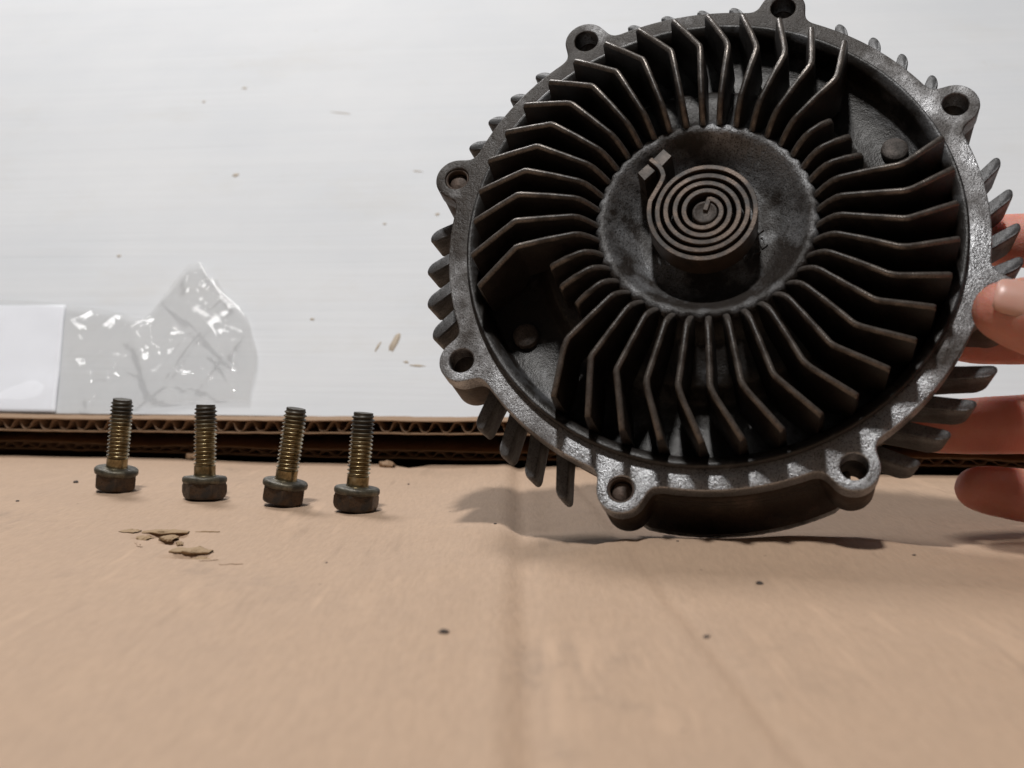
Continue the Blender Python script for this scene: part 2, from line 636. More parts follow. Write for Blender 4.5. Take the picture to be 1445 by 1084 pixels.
# ---- the brown sheet everything stands on
PITS = [(-101.0, 336.0, 7.0, 2.4, 1.6, -0.03), (-105, 331.5, 3.0, 2.0, 1.4, -0.4), (-86.0, 307.0, 6.0, 2.4, 2.0, -0.1), (-96.0, 326.0, 2.6, 1.8, 1.5, -0.5)]


def sheet_h(x, y):
    """height of the sheet (mm)"""
    h = 0.0
    h += 1.0 * sstep(-100, -150, x) - 1.4 * gauss(x + 50, 34) * gauss(y - 395, 90)
    # step at the long score: the left side is proud behind the front half
    k = sstep(300, 355, y) * (1 - sstep(430, 520, y))
    h += 2.2 * k * gauss(x + 10, 11) * (1 if x < 4 else math.exp(-((x - 4) / 4.0) ** 2))
    h -= 1.2 * k * gauss(x - 12, 8)
    # scores running away from the camera
    h -= 1.3 * gauss(x - 3 - 0.6 * mn.noise(Vector((y * 0.03, 1, 0))), 2.8)
    h += 0.5 * gauss(x + 3 - 0.6 * mn.noise(Vector((y * 0.03, 1, 0))), 3.0)
    cx = 32 + (322 - y) * 0.052 + 0.8 * mn.noise(Vector((y * 0.03, 5, 0)))
    h -= 0.8 * gauss(x - cx, 1.5)
    h += 0.22 * gauss(x - cx + 4, 3)
    # folds across, in front of the heavy part
    yc = 311 + 3 * mn.noise(Vector((x * 0.03, 9, 0)))
    h += 0.5 * gauss(y - yc, 2.2) * sstep(40, 60, x) * (1 - sstep(95, 120, x))
    h += 0.9 * gauss(y - 336 + 0.05 * x, 7) * sstep(-60, -10, x) * (1 - sstep(20, 40, x))
    # gentle undulation
    w = 0.9 * mn.noise(Vector((x * 0.012, y * 0.014, 0.3))) + 0.35 * mn.noise(Vector((x * 0.035, y * 0.04, 2.3))) + 0.09 * mn.noise(Vector((x * 0.14, y * 0.14, 5)))
    flat = gauss(math.hypot(x - 56, (y - 331) * 1.2), 34)
    h += w * (1 - flat)
    h = h * (1 - flat) + (-0.12) * flat
    yr = 312 + 2.0 * mn.noise(Vector((x * 0.05, 3, 8))) + 0.02 * (x - 60)
    dy = y - yr
    h += (3.5 + 0.6 * mn.noise(Vector((x * 0.06, 1, 4)))) * (math.exp(-(dy / 5.0) ** 2) if dy > 0 else math.exp(-(dy / 17.0) ** 2)) * sstep(8, 34, x) * (1 - sstep(88, 125, x))
    for (px, py, l, w, d, an) in PITS:
        dx, dy = x - px, y - py
        if abs(dx) < 14 and abs(dy) < 12:
            u = (dx * math.cos(an) + dy * math.sin(an)) / l
            q = (-dx * math.sin(an) + dy * math.cos(an)) / w
            h -= d * math.exp(-(u ** 4) - (q ** 4))
    return h


def remap(t, knots):
    for (a, va), (b, vb) in zip(knots[:-1], knots[1:]):
        if t <= b:
            return va + (vb - va) * (t - a) / (b - a)
    return knots[-1][1]


nx, ny = 260, 300
X0, X1 = -380.0, 380.0
Y0 = -60.0
verts = []
for i in range(nx):
    x = remap(i / (nx - 1), ((0, X0), (0.12, -160), (0.38, -60), (0.88, 140), (1, X1)))
    ye = edge_y(x) - 5.0 + 1.6 * mn.noise(Vector((x * 0.04, 3, 1))) - 12.0 * max(0.0, 1 - abs(x + 44) / 9.0) - 5 * gauss(x + 140, 6)
    for j in range(ny):
        t = j / (ny - 1)
        y = Y0 + (ye - Y0) * remap(t, ((0, 0), (0.12, 0.35), (0.34, 0.63), (0.85, 0.80), (1, 1)))
        verts.append((x, y, sheet_h(x, y)))
n0 = len(verts)
verts += [(x, y, z - 4.2) for (x, y, z) in verts]
faces = grid_faces(nx, ny) + [tuple(reversed(f)) for f in grid_faces(nx, ny, n0)]
for i in range(nx - 1):
    for j in (0, ny - 1):
        a, b = i * ny + j, (i + 1) * ny + j
        faces.append((a, b, b + n0, a + n0))
for j in range(ny - 1):
    for i in (0, nx - 1):
        a, b = i * ny + j, i * ny + j + 1
        faces.append((a, b, b + n0, a + n0))
sheet = thing("cardboard_sheet", "large creased brown cardboard sheet lying flat with a torn spot", "cardboard", (0, 0.23, -0.0042))
sm = sharpen(mesh_from([(x, y - 230, z + 4.2) for x, y, z in verts], faces, "sheet"), 50)
obj("sheet_surface", sm, M_sheet, sheet)


def on_sheet(x, y, dz=0.0):
    return Vector((x * MM, (y - 230) * MM, (sheet_h(x, y) + 4.2 + dz) * MM))


# torn spot: curled rolls of the paper core standing up out of the surface
def torn_roll(x, y, length, width, height, ang, seed, mat=M_tear):
    nu, nv = 40, 15
    v = []
    for i in range(nu):
        u = i / (nu - 1)
        taper = (math.sin(math.pi * min(1, max(0, u * 0.96 + 0.02)))) ** 0.22
        for j in range(nv):
            a = math.radians(-55 + 290 * j / (nv - 1))
            n1 = 1 + 0.3 * mn.noise(Vector((u * 4, j * 0.4, seed))) + 0.35 * mn.noise(Vector((u * 3.5, j * 1.7, seed + 5))) + 0.10 * mn.noise(Vector((u * 26, j * 1.5, seed)))
            px = (u - 0.5) * length + 0.5 * mn.noise(Vector((u * 8, 2, seed))) + 1.1 * (u - 0.5) * mn.noise(Vector((j * 0.9, 2, seed)))
            py = math.cos(a) * width / 2 * taper * n1 + 0.9 * mn.noise(Vector((u * 3, seed, 4)))
            pz = (math.sin(a) + 0.70) * height * 0.70 * taper * n1 + 0.15 * mn.noise(Vector((u * 40, j * 3.0, seed)))
            v.append((px, py, pz))
    o = obj("torn_paper", mesh_from(v, grid_faces(nu, nv), "torn_paper"), mat, sheet)
    o.location = on_sheet(x, y)
    o.rotation_euler = (0, 0, ang)


torn_roll(-101.5, 340.0, 13.5, 4.2, 0.75, -0.03, 1.0)
torn_roll(-106.5, 334.5, 5.0, 6.0, 0.8, -0.4, 2.0)
torn_roll(-112.0, 340.5, 6.0, 5.0, 0.30, -0.6, 3.0)
torn_roll(-97.3, 329.5, 4.6, 5.5, 1.1, -0.5, 4.0)
torn_roll(-86.5, 312.5, 11.5, 6.0, 1.0, -0.12, 5.0)
torn_roll(-82.6, 307.8, 5.6, 3.6, 1.1, 0.05, 6.0)
torn_roll(-92.4, 322.5, 1.6, 2.6, 0.8, 0.3, 7.0)
torn_roll(-79.0, 302.0, 4.6, 1.4, 0.22, 0.35, 8.0, M_sheet)
torn_roll(-72.0, 297.0, 6.0, 0.9, 0.20, 0.1, 9.0, M_sheet)
torn_roll(-104.0, 322.0, 9.0, 0.9, 0.20, -1.0, 10.0, M_sheet)
torn_roll(-90.0, 343.0, 7.0, 0.7, 0.25, 0.05, 11.0, M_tear)

# loose grit on the sheet
for k, (x, y, r) in enumerate([(58, 271, 0.75), (38, 225, 0.6), (-13.5, 228, 0.85), (-165, 440, 0.9), (-168, 395, 0.5), (-151, 425, 0.5), (44, 308, 0.3),
                               (-5, 345, 0.4), (104, 300, 0.4), (-48, 300, 0.25), (-40, 450, 0.4)]):
    bm = bmesh.new()
    bmesh.ops.create_icosphere(bm, subdivisions=2, radius=r * MM)
    for vv in bm.verts:
        f = 1 + 0.5 * mn.noise(vv.co * 1500 + Vector((k, 0, 0)))
        vv.co = Vector((vv.co.x * f * 1.2, vv.co.y * f, vv.co.z * f * 0.6))
    me = bpy.data.meshes.new("grit")
    bm.to_mesh(me)
    bm.free()
    g = obj("grit", me, M_speck, sheet)
    g.location = on_sheet(x, y, r * 0.35)

# little torn tongues of liner at the back edge
for (x, y, l, a, s) in ((-53.5, 499, 7.0, -0.5, 21), (-143, 522, 8.0, -0.7, 22)):
    torn_roll(x, y, l, 3.6, 2.2, a, s, M_liner)

# ================================================================== FAN CLUTCH
# pose of the clutch: its axis leans back and a little to the left of the line of sight
RC = Matrix(((0.3376400599650917, -0.9181304885516987, -0.20745022511096067),
             (0.31999772169075125, 0.3192282913950065, -0.8920172397917843),
             (0.8852122050782499, 0.23479715493345277, 0.40158392400052373)))
TC = Vector((55.6337, 334.9608, 86.9042))
BASE_L = Vector((81.3 * math.cos(math.radians(195)), 81.3 * math.sin(math.radians(195)), -31.0))
clutch = thing("fan_clutch", "round dark metal fan clutch with radial cooling fins and coil spring held upright", "engine part")
clutch.matrix_world = Matrix.Translation((TC + RC @ BASE_L) * MM) @ RC.to_4x4()
OFF = -BASE_L * MM


def cpart(name, me, mat, parent=None, rz=0.0):
    o = obj(name, me, mat, parent or clutch)
    if parent is None:
        o.location = OFF
    o.rotation_euler = (0, 0, rz)
    return o


LUGS = [k * 45.0 for k in range(8)]
R_FL, R_LUG, LUG_R = 76.1, 79.0, 6.6


def outline(n=1440, grow=0.0):
    """flange outline: circle blended smoothly with eight lugs"""
    pts = []
    kf = 5.0

    def sdf(x, y):
        d = math.hypot(x, y) - R_FL
        for a in LUGS:
            t = math.radians(a)
            dl = math.hypot(x - R_LUG * math.cos(t), y - R_LUG * math.sin(t)) - LUG_R
            if dl < 30:
                h = max(kf - abs(d - dl), 0) / kf
                d = min(d, dl) - h * h * kf * 0.25
        return d - grow

    for i in range(n):
        a = 2 * math.pi * i / n
        near = min(abs((math.degrees(a) - l + 180) % 360 - 180) for l in LUGS)
        ca, sa = math.cos(a), math.sin(a)
        if near > 14:
            pts.append(((R_FL + grow) * ca, (R_FL + grow) * sa))
            continue
        lo, hi = 70.0, 92.0
        for _ in range(24):
            m = (lo + hi) / 2
            if sdf(m * ca, m * sa) > 0:
                hi = m
            else:
                lo = m
        pts.append((lo * ca, lo * sa))
    return pts


def circle(cx, cy, r, n=40):
    return [(cx + r * math.cos(2 * math.pi * k / n), cy + r * math.sin(2 * math.pi * k / n)) for k in range(n)]


def plate(loops, z0, z1, bevel=0.5, res=2):
    """filled plate with holes, rounded edges, from closed 2D loops (mm)"""
    cu = bpy.data.curves.new("plate", 'CURVE')
    cu.dimensions = '2D'
    cu.fill_mode = 'BOTH'
    for lp in loops:
        sp = cu.splines.new('POLY')
        sp.points.add(len(lp) - 1)
        for p, (x, y) in zip(sp.points, lp):
            p.co = (x * MM, y * MM, 0, 1)
        sp.use_cyclic_u = True
    cu.extrude = ((z1 - z0) / 2 - bevel) * MM
    cu.bevel_depth = bevel * MM
    cu.bevel_resolution = res
    cu.offset = -bevel * MM
    o = bpy.data.objects.new("tmp", cu)
    COL.objects.link(o)
    dg = bpy.context.evaluated_depsgraph_get()
    me = bpy.data.meshes.new_from_object(o.evaluated_get(dg))
    bpy.data.objects.remove(o)
    bpy.data.curves.remove(cu)
    me.transform(Matrix.Translation((0, 0, (z0 + z1) / 2 * MM)))
    bm = bmesh.new()
    bm.from_mesh(me)
    bmesh.ops.remove_doubles(bm, verts=bm.verts, dist=1e-6)
    bm.to_mesh(me)
    bm.free()
    me.polygons.foreach_set("use_smooth", [True] * len(me.polygons))
    me.materials.clear()
    return sharpen(me, 40)


hole_r = 3.6
loops = [outline(), circle(0, 0, 69.6, 256)]
for a in LUGS:
    t = math.radians(a)
    loops.append(circle(R_LUG * math.cos(t), R_LUG * math.sin(t), hole_r))
flange = cpart("flange", plate(loops, -6.5, 0.0, 0.45), M_flange)

# side colour of the flange: separate narrow skirt just under the front face
for k, a in enumerate(LUGS):
    t = math.radians(a)
    c = (R_LUG * math.cos(t), R_LUG * math.sin(t))
    inner = (72.2 * math.cos(t), 72.2 * math.sin(t))
    # boss behind each lug: stadium shape running into the housing
    ring = []
    dx, dy = math.cos(t), math.sin(t)
    rr = LUG_R - 0.25
    for q in range(25):
        b = t - math.pi / 2 + math.pi * q / 24
        ring.append((c[0] + rr * math.cos(b), c[1] + rr * math.sin(b)))
    ring.append((inner[0] - dy * (rr + 1.5), inner[1] + dx * (rr + 1.5)))
    ring.append((inner[0] + dy * (rr + 1.5), inner[1] - dx * (rr + 1.5)))
    b = cpart("lug_boss", plate([ring, circle(c[0], c[1], hole_r)], -21.0, -6.45, 0.4), M_wall)
    if a in (90.0, 180.0):   # these two holes hold a sheared stud
        st = lathe([(0.01, -2.2), (2.2, -2.3), (2.75, -2.7), (2.9, -3.4), (2.7, -3.9), (2.9, -4.5), (2.9, -16), (0.01, -16)], 28)
        s = obj("stud", st, M_stud, b)
        s.location = (c[0] * MM, c[1] * MM, 0)
        rg = lathe([(3.0, -1.0), (3.2, -0.6), (3.56, -0.5), (3.56, -12), (3.0, -12), (3.0, -1.0)], 28)
        s = obj("thread_insert", rg, M_stud, b)
        s.location = (c[0] * MM, c[1] * MM, 0)

# housing body behind the flange
body = lathe([(70.0, -6.3), (72.4, -6.4), (75.2, -6.6), (74.4, -9), (73.2, -11), (73.0, -24), (71.5, -27), (66, -28.5),
              (30, -29.5), (24, -31), (22, -38), (20, -39), (0.01, -39)], 160)
cpart("housing", sharpen(body, 40), M_wall)

# curved shoe the clutch stands on (the sector without rear fins)
prof = []
nseg = 60
verts, faces = [], []
pr = [(73.0, -6.6), (75.0, -7.4), (75.2, -9.5), (74.6, -12.0), (74.9, -12.8), (75.5, -13.1), (75.4, -14.0), (76.2, -14.4), (76.1, -15.2), (77.0, -15.8), (79.2, -22.0), (80.8, -28.3), (81.2, -29.2), (81.3, -30.6), (80.7, -31.2), (74.0, -31.4), (70.0, -27.0)]
for i in range(nseg + 1):
    a = 178.0 + 49.0 * i / nseg
    e = min(1.0, min(i, nseg - i) / 7.0)
    for r, z in pr:
        rr = 73.0 + (r - 73.0) * (0.35 + 0.65 * math.sqrt(e)) if r > 73 else r
        rr += 0.12 * mn.noise(Vector((a * 0.8, z * 0.7, 3)))
        verts.append((rr * math.cos(math.radians(a)), rr * math.sin(math.radians(a)), z))
m = len(pr)
faces = [(i * m + k, (i + 1) * m + k, (i + 1) * m + k + 1, i * m + k + 1) for i in range(nseg) for k in range(m - 1)]
faces += [tuple(range(m)), tuple(range(nseg * m, nseg * m + m))]
me = mesh_from(verts, faces, "shoe")
me.materials.append(M_wall)
me.materials.append(M_rim)
for p in me.polygons:
    zc = p.center.z / MM
    if zc < -28.3 and len(p.vertices) == 4 and Vector(p.center).xy.length / MM > 76:
        p.material_index = 1
shoe = cpart("shoe", sharpen(me, 50), None)
for a in (186.5, 196.0, 205.5, 214.5):
    nub = lathe([(0.01, 0), (1.6, 0), (1.9, -0.8), (1.5, -3.2), (0.01, -3.4)], 14)
    n_ = obj("nub", nub, M_rearfin, shoe)
    n_.location = (78.2 * MM * math.cos(math.radians(a)), 78.2 * MM * math.sin(math.radians(a)), -30.6 * MM)

# ---- finned cover inside the flange
cov = [(70.35, -0.8), (70.3, 1.3), (70.05, 1.85), (69.6, 2.05), (69.1, 1.9), (67.5, 0.9), (66.9, -0.4), (66.2, -4.6), (65.0, -5.9), (56.0, -6.1), (51.0, -5.9), (49.3, -5.2),
       (47.6, -0.6), (46.4, 0.4), (43.0, 1.2), (36.0, 2.6), (33.0, 4.5), (31.4, 6.6), (30.5, 8.2)]
me = lathe(cov, 200)
cover = cpart("cover_disc", me, M_cover)
# rim and bowl of the hub, rim scalloped between the fins
pr = [(30.9, 6.9), (30.6, 8.2), (29.9, 9.05), (28.9, 9.25), (27.9, 8.75), (26.8, 7.4), (23.0, 3.2), (20.6, 1.1), (19.3, 0.35), (18.3, 0.0), (9.0, 0.0), (5.2, 0.0)]
seg = 320
verts = []
for i in range(seg):
    a = 2 * math.pi * i / seg
    sc = math.cos(a * 40)
    for k, (r, z) in enumerate(pr):
        if k < 3:
            r += 0.28 * (-sc) * (1 + mn.noise(Vector((a * 9, 2, 1)))) + 0.3 * mn.noise(Vector((a * 30, k, 1)))
            z += 0.12 * (-sc) + 0.15 * mn.noise(Vector((a * 24, 7, 1)))
        if k < 7:
            r += 0.16 * mn.noise(Vector((math.cos(a) * 9, math.sin(a) * 9, k * 0.8)))
            z += 0.12 * mn.noise(Vector((math.cos(a) * 22, math.sin(a) * 22, k)))
        verts.append((r * math.cos(a), r * math.sin(a), z))
m = len(pr)
faces = [(i * m + k, ((i + 1) % seg) * m + k, ((i + 1) % seg) * m + k + 1, i * m + k + 1) for i in range(seg) for k in range(m - 1)]
hub = cpart("hub_bowl", mesh_from(verts, faces, "hub_bowl"), M_hub)


def fin_mesh(path, zt, zb, w_top, w_base):
    """loft a fin: path xy stations, top z per station, base z; ridge faces get slot 1"""
    n = len(path)
    verts, faces, mi = [], [], []
    for i, (x, y) in enumerate(path):
        if i == 0:
            d = Vector(path[1]) - Vector(path[0])
            mit = 1.0
        elif i == n - 1:
            d = Vector(path[-1]) - Vector(path[-2])
            mit = 1.0
        else:
            d1 = (Vector(path[i]) - Vector(path[i - 1])).normalized()
            d2 = (Vector(path[i + 1]) - Vector(path[i])).normalized()
            d = d1 + d2
            mit = 1.0 / max(0.6, math.sqrt((1 + d1.dot(d2)) / 2))
        d = Vector(d).normalized()
        nx_, ny_ = -d.y, d.x
        zt_, zb_ = zt[i], zb[i]
        wt, wb = w_top / 2, w_base / 2
        f = min(1.0, max(0.05, (zt_ - zb_) / 16.0))
        wbi = wt + (wb - wt) * f
        prof_ = [(-wbi, zb_), (-wt, zt_ - wt), (-wt * 0.72, zt_ - wt * 0.35), (-wt * 0.25, zt_), (wt * 0.25, zt_), (wt * 0.72, zt_ - wt * 0.35), (wt, zt_ - wt), (wbi, zb_)]
        for (o_, z_) in prof_:
            verts.append((x + nx_ * o_ * mit, y + ny_ * o_ * mit, z_))
    m = 8
    for i in range(n - 1):
        for k in range(m - 1):
            faces.append((i * m + k, (i + 1) * m + k, (i + 1) * m + k + 1, i * m + k + 1))
            mi.append(1 if 1 <= k <= 5 else 0)
    faces.append(tuple(range(m)))
    mi.append(0)
    faces.append(tuple(range((n - 1) * m, n * m)))
    mi.append(0)
    me = bpy.data.meshes.new("cooling_fin")
    me.from_pydata([tuple(c * MM for c in v) for v in verts], [], faces)
    me.materials.append(M_fin)
    me.materials.append(M_ridge)
    me.polygons.foreach_set("material_index", mi)
    bm = bmesh.new()
    bm.from_mesh(me)
    bmesh.ops.recalc_face_normals(bm, faces=bm.faces)
    bm.to_mesh(me)
    bm.free()
    me.polygons.foreach_set("use_smooth", [True] * len(me.polygons))
    return sharpen(me, 55)


def long_fin(seed):
    rnd = random.Random(seed)
    rk, rt = 53.0 + rnd.uniform(-0.4, 0.4), 66.3 + rnd.uniform(-0.35, 0.35)
    at = math.radians(6.9 + rnd.uniform(-0.25, 0.25))
    tip = (rt * math.cos(at), rt * math.sin(at))
    kn = (rk, 0.0)

    def lerp(t):
        return (kn[0] + (tip[0] - kn[0]) * t, kn[1] + (tip[1] - kn[1]) * t)

    j = lambda: rnd.uniform(-0.12, 0.12)
    path = [(29.9, j()), (30.8, 0), (32.6, 0), (34.6, 0), (36.5, 0), (44, j()), (52.0, 0), (53.1, 0.25), lerp(0.12), lerp(0.55), lerp(0.96), lerp(1.0)]
    zt = [9.0, 10.6, 13.2, 15.3, 16.1, 16.2 + j(), 16.0, 15.9, 15.5, 13.9, 12.25, 11.7]
    zb = [6.5, 5.5, 3.5, 2.5, 1.5, 0.8, -0.5, -1.0, -4.0, -6.4, -4.2, -3.2]
    return fin_mesh(path, zt, zb, 1.75, 3.1)


def short_fin(seed, end):
    rnd = random.Random(seed)
    j = lambda: rnd.uniform(-0.12, 0.12)
    path = [(29.9, 0), (30.8, 0), (32.6, 0), (34.6, 0), (36.5, 0), (40, j()), (end - 1.2, 0), (end - 0.3, 0), (end, 0)]
    zt = [9.0, 10.6, 13.0, 14.6, 15.0, 14.6, 13.4, 12.8, 11.8]
    zb = [6.5, 5.5, 3.5, 2.5, 1.5, 1.0, 0.6, 0.5, 0.5]
    return fin_mesh(path, zt, zb, 1.9, 3.3)


long_meshes = [long_fin(s) for s in range(6)]
short_ends = {0: 45.2, 1: 45.0, 2: 44.0}
short_meshes = [short_fin(40 + k, short_ends[k]) for k in range(3)]
for k in range(40):
    a = (9.0 * k + 0.3) % 360
    kk = k % 20          # the pattern repeats after half a turn
    if kk in (14, 15, 16):
        me = short_meshes[kk - 14]
    else:
        me = long_meshes[random.randrange(6)]
    cpart("cooling_fin", me, None, None, math.radians(a + random.uniform(-0.3, 0.3)))

# round cast pads in the two gaps between the fins
for a in (135.0, -46.5):
    t = math.radians(a)
    o = cpart("pad", lathe([(3.9, -6.6), (3.75, -4.7), (3.4, -4.25), (2.0, -4.15), (0.01, -4.1)], 36), M_pad)
    o.location = OFF + Vector((59.3 * math.cos(t), 59.3 * math.sin(t), 0)) * MM


# rear fins: rounded tongues behind the flange, four between each pair of lugs
def rear_fin(seed):
    rnd = random.Random(seed)
    th = 2.1 + rnd.uniform(-0.15, 0.1)
    outl = [(70.0, -th - 0.5), (78, -th - 0.1)]
    rt = 85.7 + rnd.uniform(-0.3, 0.3)
    for q in range(9):
        b = -math.pi / 2 + math.pi * q / 8
        outl.append((rt - th + th * math.cos(b), th * math.sin(b)))
    outl += [(78, th + 0.1), (70.0, th + 0.5)]
    verts = []
    lv = [(-10.0, 0.82, 0.5), (-10.3, 0.94, 0.15), (-10.9, 1.0, 0.0), (-20.6, 0.97, 0.7), (-21.6, 0.9, 1.3)]
    for z, f, inset in lv:
        for (x, y) in outl:
            s = 0 if x < 75 else inset * (x - 75) / 11
            # the tongues are swept round the housing, not radial
            verts.append((x - s, y * f + (x - s - (rt - th)) * math.tan(math.radians(29.5)), z))
    m = len(outl)
    faces = [(l * m + k, l * m + (k + 1) % m, (l + 1) * m + (k + 1) % m, (l + 1) * m + k) for l in range(len(lv) - 1) for k in range(m)]
    faces += [tuple(range(m)), tuple(range((len(lv) - 1) * m, len(lv) * m))]
    return sharpen(mesh_from(verts, faces, "rear_fin"), 45)


rear_meshes = [rear_fin(s) for s in range(4)]
for s in range(8):
    if s == 4:
        continue
    for q in range(4):
        a = s * 45 + 10.6 + 7.45 * q + random.uniform(-0.3, 0.3)
        cpart("rear_fin", rear_meshes[random.randrange(4)], M_rearfin, None, math.radians(a))

# ---- shaft, bimetal coil spring and its bracket
cpart("shaft", lathe([(5.3, -0.2), (5.2, 3.0), (4.6, 3.6), (3.6, 3.8), (3.45, 11.9), (3.2, 12.2), (2.7, 12.25), (2.5, 12.0), (0.01, 12.0)], 40), M_pad)


def strip(path, z0, z1, th):
    """upright metal strip following an xy path"""
    n = len(path)
    verts, faces = [], []
    for i, p in enumerate(path):
        a = Vector(path[max(0, i - 1)])
        b = Vector(path[min(n - 1, i + 1)])
        d = (b - a).normalized()
        nn = Vector((-d.y, d.x))
        bv = 0.14
        for o_, z_ in ((-th / 2, z0), (-th / 2, z1 - bv), (-th / 2 + bv, z1), (th / 2 - bv, z1), (th / 2, z1 - bv), (th / 2, z0)):
            q = Vector(p) + nn * o_
            verts.append((q.x, q.y, z_))
    for i in range(n - 1):
        for k in range(6):
            a, b = i * 6 + k, i * 6 + (k + 1) % 6
            faces.append((a, a + 6, b + 6, b))
    faces += [tuple(range(6)), tuple(range((n - 1) * 6, n * 6))]
    return sharpen(mesh_from(verts, faces, "strip"), 30)


path = [(12.4, 19.6), (11.7, 18.2), (10.9, 16.7), (10.0, 15.6), (9.0, 14.9), (8.2, 14.45), (7.2, 14.35), (5.4, 14.5)]
turns = 4.8
a0 = math.radians(72)
N = 340
cen = Vector((0.3, 0.3))
for i in range(N):
    t = i / (N - 1)
    ang = a0 + t * turns * 2 * math.pi
    r = (15.5 - (15.5 - 4.0) * t) * (1 + 0.012 * math.sin(ang * 2.3))
    if ang < a0 + math.radians(16):
        continue
    path.append((cen.x * (1 - t) + r * math.cos(ang), cen.y * (1 - t) + r * math.sin(ang)))
lx, ly = path[-1]
for f in (0.85, 0.62, 0.35, 0.1):
    path.append((lx * f, ly * f))
cpart("coil_spring", strip(path, 4.6, 12.8, 1.38), M_spring)


def slab(pts, z0, z1):
    """tab with chamfered top from four xy corners"""
    c = Vector((sum(p[0] for p in pts) / 4, sum(p[1] for p in pts) / 4))
    verts = []
    for z, f in ((z0, 1.0), (z1 - 0.5, 1.0), (z1, 0.9)):
        for p in pts:
            q = c + (Vector(p) - c) * f
            verts.append((q.x, q.y, z))
    faces = [(l * 4 + k, l * 4 + (k + 1) % 4, (l + 1) * 4 + (k + 1) % 4, (l + 1) * 4 + k) for l in range(2) for k in range(4)]
    faces += [(0, 1, 2, 3), (8, 9, 10, 11)]
    return mesh_from(verts, faces, "tab", False)


br = cpart("spring_bracket", slab([(17.0, 17.2), (15.2, 14.1), (11.2, 15.9), (12.9, 19.2)], 1.5, 12.0), M_bracket)
obj("bracket_tab", slab([(7.9, 22.2), (5.9, 19.4), (9.9, 17.3), (11.5, 20.2)], 1.5, 11.6), M_bracket, br)
obj("bracket_tab", slab([(12.8, 19.3), (12.0, 18.0), (10.8, 18.8), (11.5, 20.2)], 1.5, 9.6), M_bracket, br)

# raised casting marks on the bowl floor beside the spring
marks = [[(2.28, -13.34), (4.65, -15.0)], [(1.82, -14.28), (-1.12, -16.33), (0.49, -17.29)],
         [(1.96, -14.85), (2.36, -15.55), (0.13, -16.79)], [(-3.51, -14.99), (-2.12, -16.01)]]
for mk in marks:
    p2 = []
    for (a, b) in zip(mk[:-1], mk[1:]):
        for q in range(6):
            p2.append(tuple(Vector(a).lerp(Vector(b), q / 6)))
    p2.append(mk[-1])
    cm = obj("casting_mark", strip(p2, -0.2, 0.45, 0.55), M_hub, hub)

# ================================================================== BOLTS
def hexr(a, af):
    b = (a + math.pi / 6) % (math.pi / 3) - math.pi / 6
    return af / 2 / math.cos(b)


def bolt_meshes():
    seg = 96
    prof_ = [(0.0, 0.01), (0.05, 4.2), (0.0, 5.6), (0.25, 6.5), (0.9, 7.15), (1.6, 7.45), (2.4, 9), (4.8, 9), (5.4, 9), (6.05, 9)]
    verts = []
    for i in range(seg):
        a = 2 * math.pi * i / seg
        hr = hexr(a, 13.4)
        for k, (z, lim) in enumerate(prof_):
            r = min(hr, lim) if k > 1 else min(lim, hr)
            if k >= 8:
                r = min(hr, 7.35 - (k - 8) * 0.15)
            verts.append((r * math.cos(a), r * math.sin(a), z))
    m = len(prof_)
    faces = [(i * m + k, ((i + 1) % seg) * m + k, ((i + 1) % seg) * m + k + 1, i * m + k + 1) for i in range(seg) for k in range(m - 1)]
    head = sharpen(mesh_from(verts, faces, "bolt_head"), 28)
    washer = lathe([(4.0, 5.4), (6.9, 5.5), (7.45, 5.8), (7.65, 6.4), (7.6, 7.3), (7.2, 7.8), (6.0, 7.95), (4.2, 8.0), (3.9, 8.1)], 72)
    neck = lathe([(3.95, 7.9), (3.75, 8.3), (3.68, 9.0), (3.68, 11.4)], 40)
    pitch, rmaj, dep = 1.36, 4.0, 0.78
    segs, z0, z1 = 40, 11.0, 32.8
    rows = int((z1 - z0) / (pitch / 9))
    verts = []
    for j in range(rows + 1):
        z = z0 + (z1 - z0) * j / rows
        for i in range(segs):
            a = 2 * math.pi * i / segs
            f = (z / pitch - i / segs) % 1.0
            tri = 1 - abs(2 * f - 1)
            tri = min(1.0, max(0.0, (tri - 0.22) / 0.74))
            r = rmaj - dep * (1 - tri)
            run = sstep(z0, z0 + 1.6, z)
            r = 3.62 * (1 - run) + r * run
            end = sstep(z1 - 2.2, z1, z)
            r = r * (1 - end) + min(r, 3.25) * end
            verts.append((r * math.cos(a), r * math.sin(a), z))
    faces = [(j * segs + i, j * segs + (i + 1) % segs, (j + 1) * segs + (i + 1) % segs, (j + 1) * segs + i) for j in range(rows) for i in range(segs)]
    c = len(verts)
    for i in range(segs):
        a = 2 * math.pi * i / segs
        verts.append((2.5 * math.cos(a), 2.5 * math.sin(a), z1 - 0.05 + 0.15 * mn.noise(Vector((a, 1, 1)))))
    verts.append((0, 0, z1 - 0.35))
    faces += [(rows * segs + i, rows * segs + (i + 1) % segs, c + (i + 1) % segs, c + i) for i in range(segs)]
    faces += [(c + i, c + (i + 1) % segs, c + segs) for i in range(segs)]
    thread = mesh_from(verts, faces, "thread")
    return head, washer, neck, thread


